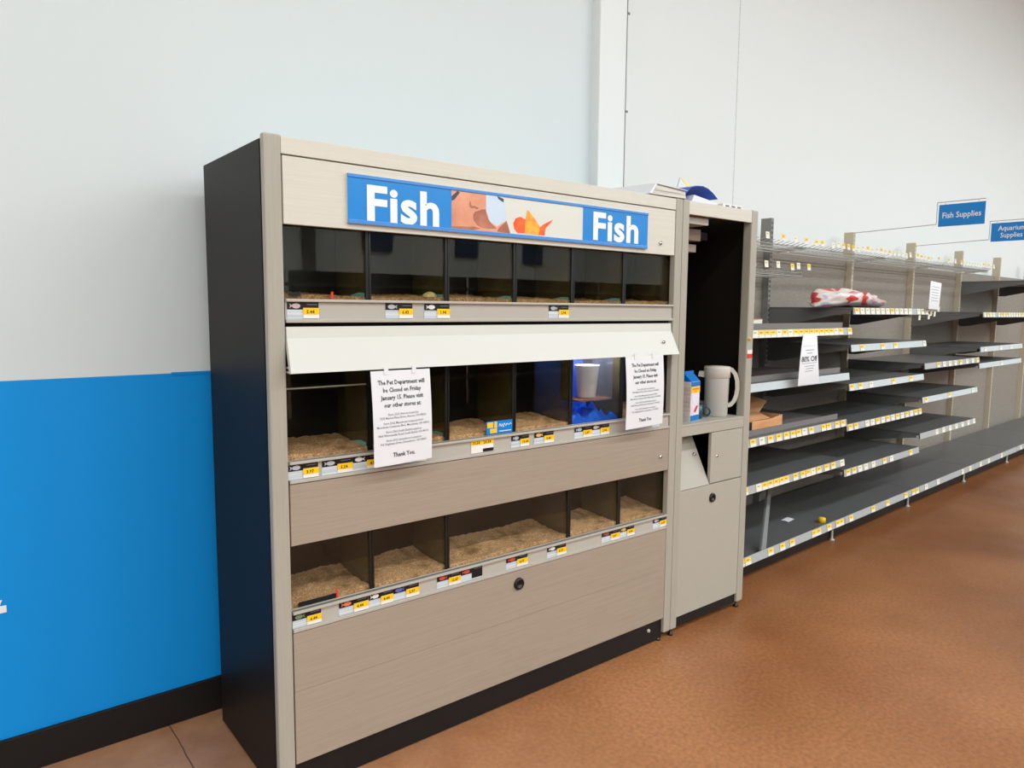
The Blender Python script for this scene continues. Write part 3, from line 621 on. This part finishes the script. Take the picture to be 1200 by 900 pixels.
n = len(rings); mb.add([p_ for r_ in rings for p_ in r_], [(k*4+q_, k*4+(q_+1) % 4, k*4+4+(q_+1) % 4, k*4+4+q_) for k in range(n-1) for q_ in range(4)] + [(0, 1, 2, 3), (n*4-4, n*4-3, n*4-2, n*4-1)])
mb.build('handle', 'jug_lid', jug)
# cartons
def carton(x, y, rz, h, wx, wy, label, nm='powder_carton'):
    t = thing(nm, label, 'carton', (x, y, PZ), rz)
    L = dict(local=True)
    MB().box(-wx, wx, -wy, wy, 0, h*.80, bev=.002).build('body', 'carton_white', t, **L)
    MB().box(-wx-.0006, -wx-.0001, -wy+.003, wy-.003, .006, h*.77).build('side_print', 'carton_side', t, **L)
    MB().box(-wx-.001, wx+.001, -wy-.001, -wy-.0002, h*.70, h*.795).build('blue_band', 'carton_blue', t, **L)
    MB().box(-wx, wx, -wy-.001, -wy-.0002, h*.57, h*.70).build('yellow_band', 'carton_yellow', t, **L)
    MB().box(-wx, wx, -wy-.001, -wy-.0002, 0.002, h*.12).build('blue_band', 'carton_blue', t, **L)
    MB().box(-wx*.75, wx*.75, -wy-.0016, -wy-.001, h*.635, h*.662).build('printed_line', 'print_orange', t, **L)
    MB().box(-wx*.3, wx*.2, -wy-.0016, -wy-.001, h*.592, h*.608).build('printed_line', 'print_orange', t, **L)
    MB().add([(-wx*.3, -wy-.0012, h*.2), (wx*.1, -wy-.0012, h*.17), (wx*.7, -wy-.0012, h*.30), (wx*.3, -wy-.0012, h*.31)], [(0, 1, 2, 3)]).build('print_picture', 'carton_red', t, **L)
    MB().hexa([(-wx, -wy, h*.80), (wx, -wy, h*.80), (wx, wy, h*.80), (-wx, wy, h*.80)], [(-wx, -.004, h*.94), (wx, -.004, h*.94), (wx, .004, h*.94), (-wx, .004, h*.94)]).build('gable_top', 'carton_blue', t, **L)
    MB().box(-wx, wx, -.0035, .0035, h*.94, h).build('top_seam', 'carton_blue', t, **L)
    return t
carton(1.928, .082, math.radians(10), .222, .041, .036, 'blue white and yellow carton in front on the ledge beside the mug')
carton(1.90, .18, math.radians(4), .252, .038, .034, 'taller blue topped carton standing behind the other carton')
MC = Vector((2.008, .100, PZ))
mg = thing('mug', 'dark teal mug half hidden behind the front carton', 'mug', MC)
MB().lathe([(0, 0), (.030, 0), (.033, .004), (.033, .066), (.030, .066), (.029, .006), (0, .006)], MC, 'z', 24).build('body', 'teal_dark', mg)
MB().path([MC+JA*a_+Vector((0, 0, c_)) for a_, c_ in ((.030, .050), (.050, .052), (.062, .044), (.066, .032), (.060, .018), (.048, .010), (.030, .012))], .0045).build('handle', 'teal_dark', mg)
tr_ = thing('white_tray', 'low pale plastic tray at the back of the ledge behind the pitcher', 'tray', (2.17, .25, PZ))
MB().box(2.095, 2.243, .21, .28, PZ, PZ+.004).build('tray_bottom', 'jug', tr_)
for a_ in ((2.095, 2.243, .21, .213), (2.095, 2.243, .277, .28), (2.095, 2.098, .213, .277), (2.24, 2.243, .213, .277)): MB().box(*a_, PZ+.004, PZ+.05).build('tray_wall', 'jug', tr_)
# things on top of the cabinets
bd = thing('paper_stack', 'white covered stack of papers overhanging the cabinet top', 'papers', (1.68, .12, H))
MB().hexa([(1.553, .0, H), (1.758, -.004, H), (1.758, .24, H), (1.553, .24, H)], [(1.592, .012, H+.043), (1.763, .004, H+.032), (1.763, .24, H+.045), (1.592, .24, H+.05)]).build('pages', 'pages', bd)
MB().hexa([(1.588, .004, H+.044), (1.765, -.006, H+.033), (1.765, .245, H+.047), (1.588, .25, H+.052)], [(1.588, .004, H+.047), (1.765, -.006, H+.035), (1.765, .245, H+.050), (1.588, .25, H+.055)]).build('cover', 'paper', bd)
MB().hexa([(1.535, .0, H+.001), (1.550, -.002, H+.001), (1.589, .006, H+.047), (1.584, .01, H+.047)], [(1.535, .25, H+.001), (1.550, .25, H+.001), (1.589, .25, H+.055), (1.584, .25, H+.055)]).build('spine', 'paper', bd)
yb = .03
prof = [FP(u, v, yb) for u, v in [(841, 233), (836, 226.5), (830, 221), (824, 218), (816, 217.5), (809, 220), (804, 226), (801, 235)]]
prof = [Vector((max(p.x, 1.772), yb, max(p.z, H+.003))) for p in prof]
bb = thing('blue_binder', 'blue folder curled open over papers on the cabinet top', 'binder', (1.95, .1, H))
q = MB(); n = len(prof); back = Vector((.0, .24, .004))
q.grid(lambda a, c: prof[min(int(round(a*(n-1))), n-1)]+back*c, n-1, 4, th=(.0, 0, -.0025)); q.build('cover', 'binder_blue', bb)
xl, xr = prof[-1].x, prof[0].x
MB().box(xl, xr, yb, yb+.22, H, H+.003).build('cover', 'binder_blue', bb)
MB().hexa([(xl+.06, yb+.004, H+.003), (xr-.002, yb-.004, H+.003), (xr-.002, yb-.004, H+.010), (xl+.075, yb+.004, H+.032)], [(xl+.06, yb+.22, H+.003), (xr-.002, yb+.22, H+.003), (xr-.002, yb+.22, H+.010), (xl+.075, yb+.22, H+.032)]).build('pages', 'paper', bb)
nt_ = [FP(794, 221, .29), FP(797.5, 208, .29), FP(801, 208.5, .29), FP(815, 221, .29)]
nt_ = [Vector((nt_[0].x, .29, H))]+[p for p in nt_]+[Vector((nt_[3].x, .29, H))]
yn = thing('note_sheet', 'white paper with a yellow strip standing behind the blue folder', 'paper', (nt_[0].x, .29, H))
MB().hexa(nt_, [p+Vector((.004, .012, 0)) for p in nt_]).build('sheet', 'paper', yn)
ys_ = [FP(u, v, .2885) for u, v in ((798, 208.5), (800.5, 208.8), (811, 218.5), (806, 219))]
MB().hexa(ys_, [p+Vector((0, .001, 0)) for p in ys_]).build('yellow_strip', 'note_yellow', yn)
xs_ = [FP(845, 240, .05).x, FP(868, 242, .05).x]
fb = thing('flat_packet', 'flat white packet lying on the service cabinet top', 'packet', (sum(xs_)/2, .12, H))
MB().box(xs_[0], xs_[1], .04, .20, H, H+.018, bev=.002).build('packet', 'white_plastic', fb)
for k in range(3): MB().box(xs_[0]+.02+k*.045, xs_[0]+.045+k*.045, .0385, .0395, H+.004, H+.012).build('print', 'ink_grey', fb)

# ------------------------------------------------------------------ gondola shelving
tagm = {}
for nm, top_c in (('y', 'tag_yellow'), ('c', 'tag_cream')):
    mb = MB().box(-.028, .028, -.0014, 0, 0, .015, mi=1).box(-.028, .028, -.0014, 0, .015, .039, mi=0).box(-.016, .010, -.0017, -.0014, .023, .030, mi=2)
    tagm[nm] = mb.mesh('price_tag', [top_c, 'price_white', 'tag_ink'] if nm == 'y' else ['tag_cream', 'price_white', 'fish_silver'])
def add_tag(parent, x, y, z, kind='y', sc_=1, tilt=-.18):
    o = bpy.data.objects.new('price_tag', tagm[kind]); col.objects.link(o); o.parent = parent
    o.location = (x, y, z); o.rotation_euler = (tilt, 0, 0); o.scale = (sc_, 1, 1)
def shelf(bay, zc, tags, pale=False, tray=False, x0=.004, kinds='yyc', d0=.022):
    zt = zc+.022
    o = MB().box(x0, BAY-.004, d0+.006, GB-.03, zt-.016, zt).build('shelf', 'shelf_grey', bay, local=True)
    MB().box(x0, BAY-.004, d0+.004, d0+.012, zt-.04, zt-.016).build('front_face', 'shelf_grey', o, local=True)
    t0 = (d0, zc-.021); t1_ = (d0+.006, zc+.021)
    MB().hexa([(x0, t0[0], t0[1]), (x0, t0[0]+.004, t0[1]), (x0, t1_[0]+.004, t1_[1]), (x0, t1_[0], t1_[1])],
              [(BAY-.004, t0[0], t0[1]), (BAY-.004, t0[0]+.004, t0[1]), (BAY-.004, t1_[0]+.004, t1_[1]), (BAY-.004, t1_[0], t1_[1])]).build('price_channel', 'strip_pale' if pale else 'strip_grey', o, local=True)
    for xs in (x0+.001, BAY-.008):
        pts = [(d0+.03, zt-.017), (GB-.032, zt-.017), (GB-.032, zt-.125), (GB-.09, zt-.125), (d0+.18, zt-.06), (d0+.03, zt-.034)]
        MB().hexa([(xs, y, z) for y, z in pts], [(xs+.003, y, z) for y, z in pts]).build('bracket', 'shelf_bracket', o, local=True)
    if tray:
        t = MB().box(x0+.02, BAY-.03, .075, GB-.05, zt, zt+.004).build('liner_tray', 'tray_grey', o, local=True)
        t.data = MB().box(x0+.02, BAY-.03, .075, GB-.05, zt, zt+.004).box(x0+.02, BAY-.03, .072, .076, zt, zt+.030).mesh('liner_tray', 'tray_grey')
    for x in tags:
        add_tag(o, x*BAY, d0-.0012, zc-.0195, rnd.choice(kinds), tilt=-.142)
    return o
def ev(n, miss=0, lo=.04, hi=.97):
    L = [lo+(hi-lo)*i/(n-1) for i in range(n)]
    return [x for x in L if rnd.random() >= miss]
nm = lambda L, a, b: [(u-a)/(b-a) for u in L]
bay_names = ['nearest the service cabinet', 'second from the service cabinet', 'third from the service cabinet', 'fourth from the service cabinet', 'fifth from the service cabinet', 'sixth from the service cabinet', 'seventh from the service cabinet']
bays = []
def rack(bay, z, tags, seed, double=True):
    r = random.Random(seed); x0, x1 = .02, BAY-.02; yb_, yf = GB-.055, .30
    mb = MB()
    for dz in ((0, -.02) if double else (0,)):
        mb.tube((x0, yb_, z+dz), (x1, yb_, z+dz), .0035, 5); mb.tube((x0, yf+.05, z+dz), (x1, yf+.05, z+dz), .003, 5)
        mb.tube((x0, yf+.16, z+dz), (x1, yf+.16, z+dz), .003, 5)
    n = 20
    for i in range(n):
        x = x0+(x1-x0)*(i+.5)/n
        mb.tube((x, yb_, z), (x, yf+.05, z+.002), .002, 4); mb.tube((x, yf+.05, z+.002), (x, yf, z+.018), .002, 4)
    for x in (x0, x1): mb.hexa([(x-.0015, yb_, z+.005), (x-.0015, yf+.05, z+.004), (x-.0015, yf+.05, z-.008), (x-.0015, yb_, z-.022)], [(x+.0015, yb_, z+.005), (x+.0015, yf+.05, z+.004), (x+.0015, yf+.05, z-.008), (x+.0015, yb_, z-.022)])
    o = mb.build('wire_rack', 'wire', bay, local=True)
    for x in tags: add_tag(o, x*BAY, yf-.004, z+.006+r.random()*.012, 'y' if r.random() < .4 else 'c', .72, tilt=-.1)
    return o
for k in range(7):
    M = Matrix.Translation(G(k*BAY, 0, 0)) @ Matrix.Rotation(GT, 4, 'Z')
    b_ = thing('gondola_bay', 'mostly empty grey wall gondola shelving bay, %s' % bay_names[k], 'shelving', G(k*BAY, 0, 0), GT, group='gondola bays along the wall'); bays.append(b_)
    L = dict(local=True)
    MB().box(.016, BAY-.016, GB+.018, GB+.03, .02, 1.835).build('back_panel', 'back_grey', b_, **L)
    um = 'upright_grey' if k < 2 else 'upright_cream'
    up_ = MB().box(-.0155, .0155, GB-.028, GB+.045, .02, GH).build('upright', um, b_, **L)
    mb = MB()
    for i in range(58):
        z = .2+i*.0315
        for sx_ in (-.006, .006): mb.box(sx_-.002, sx_+.002, GB-.0288, GB-.0278, z, z+.016)
    so = mb.build('slot_rows', 'slot' if k < 2 else 'slot_tan', up_, **L); so['kind'] = 'stuff'
    MB().box(.002, BAY-.002, .012, GB-.03, .112, .146).build('base_deck', 'shelf_grey', b_, **L)
    MB().box(.002, BAY-.002, .09, .10, .012, .112).build('kick_plate', 'black_board', b_, **L)
    ch = MB().hexa([(.003, .0, .122), (.003, .005, .122), (.003, .010, .166), (.003, .006, .166)], [(BAY-.003, .0, .122), (BAY-.003, .005, .122), (BAY-.003, .010, .166), (BAY-.003, .006, .166)]).build('price_channel', 'strip_grey', b_, **L)
    base_tags = {0: nm([130, 160, 268, 327, 378, 500, 527, 590, 645, 668], 115, 692), 1: nm([718, 830, 910, 1018, 1066, 1090], 690, 1108), 2: [.1, .3, .75, .9], 3: [.12, .3, .6], 4: [.1, .4], 5: [.2], 6: []}[k]
    for x in base_tags: add_tag(ch, x*BAY, -.0012, .124, 'y' if k < 2 else 'c', tilt=-.13)
    MB().lathe([(0, 0), (.018, 0), (.018, .006), (.008, .012), (.007, .112)], (.0, .08, 0), 'z', 12).build('foot', 'rail_metal', b_, **L)
# shelves, with their price tags
shelf(bays[0], 1.315, ev(20, .04), tray=True, kinds='yyyyc')
shelf(bays[0], 1.041, [], pale=True, tray=True)
shelf(bays[0], .756, nm([165, 205, 245, 285, 325, 362, 395, 425, 455, 492, 560, 590, 640, 675], 145, 702), tray=True)
shelf(bays[0], .509, nm([165, 228, 256, 284, 312, 340, 362, 410, 450, 480, 508, 540, 585, 625, 680], 130, 699))
shelf(bays[1], 1.436, ev(16, .1), kinds='ycc')
shelf(bays[1], 1.210, ev(12, .2), pale=True, kinds='ycc')
shelf(bays[1], .970, [.03, .13, .26, .55, .8], pale=True)
shelf(bays[1], .721, ev(15, .12))
shelf(bays[1], .436, nm([708, 738, 768, 798, 838, 900, 940, 1058], 690, 1114))
shelf(bays[2], 1.043, [.22, .32, .42, .52, .62, .74, .85, .95], kinds='ccy')
shelf(bays[2], .796, [.06, .45, .9], pale=True)
shelf(bays[2], .532, ev(9, .1), kinds='ccy')
shelf(bays[3], 1.415, ev(16, .05), kinds='ccy')
shelf(bays[3], 1.127, [.1, .45, .7], pale=True, kinds='c')
shelf(bays[3], .990, [.5], pale=True, kinds='c')
shelf(bays[4], 1.715, [], pale=True)
shelf(bays[4], 1.40, ev(10, .2), kinds='c')
# wire racks
rack(bays[0], 1.672, [.30, .44, .55, .66, .80, .86, .97], 1)
rack(bays[0], 1.832, [.28, .42, .55, .7, .82, .93], 2)
for k in (1, 2, 3): rack(bays[k], 1.832 if k < 3 else 1.835, ev(16, .1), 3+k)
# blade signs on wire arms
def blade(k, body, lines, label, d0, d1, z0, z1):
    s = k*BAY; o0 = G(s, 0, 0)
    t = thing('aisle_sign', label, 'sign', G(s, -.1, z0), GT)
    P = lambda x, d, z: G(s+x, d, z)
    MB().path([P(0, GB-.03, z0+.0), P(0, d0+.012, z0+.018), P(0, d0+.012, z1+.018), P(0, d1, z1+.018)], .0028, 6).build('wire_arm', 'wire', t)
    a = [P(-.002, d0, z0), P(-.002, d1, z0), P(-.002, d1, z1), P(-.002, d0, z1)]
    MB().hexa(a, [p+GS*.004 for p in a]).build('sign_panel', 'sign_blue', t)
    for dd in (d0-.04, d1+.04): MB().tube(P(0, dd, z1-.002), P(0, dd, z1+.018), .0035, 6).build('clip', 'white_plastic', t)
    for i, ln in enumerate(lines):
        sz = .055
        zc = (z0+z1)/2-.018+(.03 if len(lines) == 2 else 0)-i*.056
        text('lettering', ln, sz, lambda x, y: P(-.0030, (d0+d1)/2-x, zc+y), 'sign_white', t, bold=.0006, align='CENTER', sx=.86)
blade(2, 'a', ['Fish Supplies'], 'blue hanging aisle sign reading Fish Supplies on a wire arm', .0, -.285, 2.030, 2.18)
blade(3, 'b', ['Aquarium', 'Supplies'], 'blue hanging aisle sign reading Aquarium Supplies on a wire arm', .012, -.275, 2.008, 2.155)

# sale paper hanging from the shelf edge
sp = thing('sale_notice', 'curled white sale paper reading 80% Off hanging from a shelf edge', 'notice', G(.66, -.01, 1.03), GT)
def sale(a, c):
    u = (942-7*c**.7)*(1-a)+(957.5+2.5*c)*a; v = (391.5+61*c)*(1-a)+(391+57.5*c)*a
    return GP(u, v, .013-.045*math.sin(c*2.2)*(.8+.2*a)-.012*c)
MB().grid(sale, 6, 14, th=(0, .0006, 0)).build('sheet', 'paper', sp)
def smap(oa, oc):
    return lambda x, y: sale(oa+x, oc-y)+Vector((-.0006, -.0012, 0))
text('notice_text', '80% Off', .15, lambda x, y: sale(.5+x*1.75, .545-y)+Vector((-.0006, -.0014, 0)), 'ink', sp, align='CENTER', res=2, bold=.001)
for a0_, a1_, c_, h_ in ((.1, .9, .235, .003), (.28, .78, .315, .010), (.36, .68, .375, .010), (.1, .92, .575, .006), (.28, .78, .63, .008), (.34, .74, .68, .008), (.3, .7, .73, .008)):
    MB().grid(lambda a, c: sale(a0_+(a1_-a0_)*a, c_+h_*c)+Vector((-.0006, -.0014, 0)), 8, 1).build('printed_line', 'ink_grey', sp)
# paper on a hook, third bay
hp_ = thing('hook_notice', 'small white paper notice hanging on a scanner hook of the shelving', 'notice', G(2.53, .02, 1.45), GT)
def hk(a, c):
    u = (1091-3*c)*(1-a)+(1103.5-3.5*c)*a; v = (329+33*c)*(1-a)+(332+31*c)*a
    return GP(u, v, .02-.03*math.sin(c*2))
MB().grid(hk, 4, 8, th=(0, .0006, 0)).build('sheet', 'paper', hp_)
for i in range(6): MB().grid(lambda a, c: hk(.15+.7*a, .18+.1*i+.012*c)+Vector((0, -.0012, 0)), 4, 1).build('printed_line', 'ink_grey', hp_)
MB().path([G(2.52, GB-.03, 1.47), G(2.52, .03, 1.455), G(2.52, .01, 1.468)], .003).build('hook', 'wire', hp_)
# scanner hooks at the shelf end
for i, (s_, z_) in enumerate(((2.30, 1.395), (2.475, 1.400), (2.515, 1.425), (2.585, 1.42), (2.66, 1.455))):
    t = thing('peg_hook', 'wire peg hook with small price tag in the third bay', 'hook', G(s_, .2, z_), GT, group='peg hooks beside the hanging paper')
    MB().path([G(s_, GB+.012, z_+.012), G(s_, .05, z_), G(s_, .03, z_+.012)], .0025, 5).build('wire', 'wire', t)
    a = [G(s_-.018, .032, z_-.018), G(s_+.018, .032, z_-.018), G(s_+.018, .03, z_+.018), G(s_-.018, .03, z_+.018)]
    MB().hexa(a, [p+GN*.0015 for p in a]).build('price_tag', 'tag_cream', t)
# bag of pet goods on the second bay's top shelf
def bagf(a, c):
    th_ = a*2*math.pi; x = (c-.5)*2
    env = max(0, 1-abs(x)**3.2)**.5; env = max(env, .06)
    n1 = 1+.30*noise.noise(Vector((math.cos(th_)*1.5, math.sin(th_)*1.5, x*3.5)))+.12*noise.noise(Vector((math.cos(th_)*4, math.sin(th_)*4, x*9)))
    r = env*n1; zz = .0+.058*r*(1+math.sin(th_))*(1-.25*x) if True else 0
    return G(1.50+.40*x+.01*math.cos(th_), .19+.13*r*math.cos(th_)-.02*x, 1.4585+zz*.86)
solo(MB().grid(bagf, 26, 30), 'pet_food_bag', 'bag', 'crumpled red white and blue plastic bag lying on a shelf', 'bag', G(1.56, .19, 1.4585))
# cardboard tray on the third shelf of the first bay
cb_ = thing('cardboard_tray', 'brown open cardboard carton with raised flaps on a shelf', 'carton', G(.40, .2, .785), GT)
z0 = .7822
P = lambda s_, d_, z_: G(s_, d_, z_)
def plate(pts, th_, nm_, mm_='cardboard'):
    a = [P(*p) for p in pts]; return MB().hexa(a, [p+th_ for p in a]).build(nm_, mm_, cb_)
plate([(.14, .10, z0), (.56, .10, z0), (.56, .36, z0), (.14, .36, z0)], Vector((0, 0, .003)), 'bottom')
plate([(.14, .10, z0+.003), (.40, .085, z0+.003), (.40, .085, z0+.066), (.14, .10, z0+.066)], GN*.003, 'front_wall')
plate([(.40, .085, z0+.003), (.565, .10, z0+.003), (.565, .10, z0+.075), (.40, .085, z0+.066)], GN*.003, 'front_wall')
plate([(.562, .103, z0+.003), (.562, .357, z0+.003), (.562, .357, z0+.075), (.562, .103, z0+.075)], -GS*.003, 'side_wall')
plate([(.14, .355, z0+.003), (.56, .355, z0+.003), (.56, .355, z0+.07), (.14, .355, z0+.07)], GN*.003, 'rear_wall')
plate([(.14, .10, z0+.068), (.42, .095, z0+.068), (.50, .26, z0+.095), (.16, .27, z0+.118)], Vector((0, 0, .003)), 'flap')
plate([(.20, .22, z0+.085), (.46, .19, z0+.078), (.66, .25, z0+.128), (.60, .32, z0+.155), (.44, .33, z0+.145)], Vector((0, .002, .003)), 'flap')
plate([(.142, .0985, z0+.003), (.235, .0935, z0+.003), (.235, .0935, z0+.064), (.142, .0985, z0+.064)], -GN*.0008, 'printed_square', 'card_black')
c0 = P(.190, .0948, z0+.033)
MB().add([c0+GS*(.024*math.cos(i*math.pi/12))+Vector((0, 0, .024*math.sin(i*math.pi/12)))-GN*.0002 for i in range(24)], [list(range(24))]).build('printed_circle', 'fish_brown', cb_)
# small items on the top shelf of the first bay
bxs = thing('small_carton', 'small orange and white carton lying on the tray near the service cabinet', 'carton', G(.22, .14, 1.342), GT)
MB().hexa([G(.09, .12, 1.342), G(.34, .12, 1.342), G(.34, .26, 1.342), G(.09, .26, 1.342)], [G(.09, .12, 1.378), G(.34, .12, 1.390), G(.34, .26, 1.390), G(.09, .26, 1.378)]).build('body', 'cardboard', bxs)
MB().hexa([G(.21, .1175, 1.344), G(.335, .1175, 1.344), G(.335, .1175, 1.386), G(.21, .1175, 1.380)], [G(.21, .1192, 1.344), G(.335, .1192, 1.344), G(.335, .1192, 1.386), G(.21, .1192, 1.380)]).build('label', 'price_white', bxs)
# leaning divider strip on the base deck
q = MB(); A = [G(.225, .004, .150), G(.275, .004, .150), G(.275, .016, .150), G(.225, .016, .150)]
q.hexa(A, [G(.83, .30, .466), G(.862, .30, .466), G(.862, .312, .466), G(.83, .312, .466)])
solo(q, 'shelf_divider', 'shelf_bracket', 'grey perforated divider strip leaning across the bottom shelf', 'divider', G(.25, .01, .147))
# scraps
p = FZ(963, 612, .147)
solo(MB().lathe([(0, 0), (.022, 0), (.022, .026), (.018, .03), (0, .03)], (p.x, p.y, .1465), 'z', 14), 'yellow_token', 'price_yellow', 'small round yellow plastic piece left on the bottom shelf', 'token', (p.x, p.y, .1465))
p = FZ(924, 612, .147)
solo(MB().grid(lambda a, c: (p.x+.07*a, p.y+.05*c, .148+.012*noise.noise(Vector((a*3, c*3, 2)))**2+.006*a), 5, 4, th=(0, 0, .0006)), 'paper_scrap', 'paper', 'small white paper scrap lying on the bottom shelf', 'scrap', (p.x, p.y, .148))
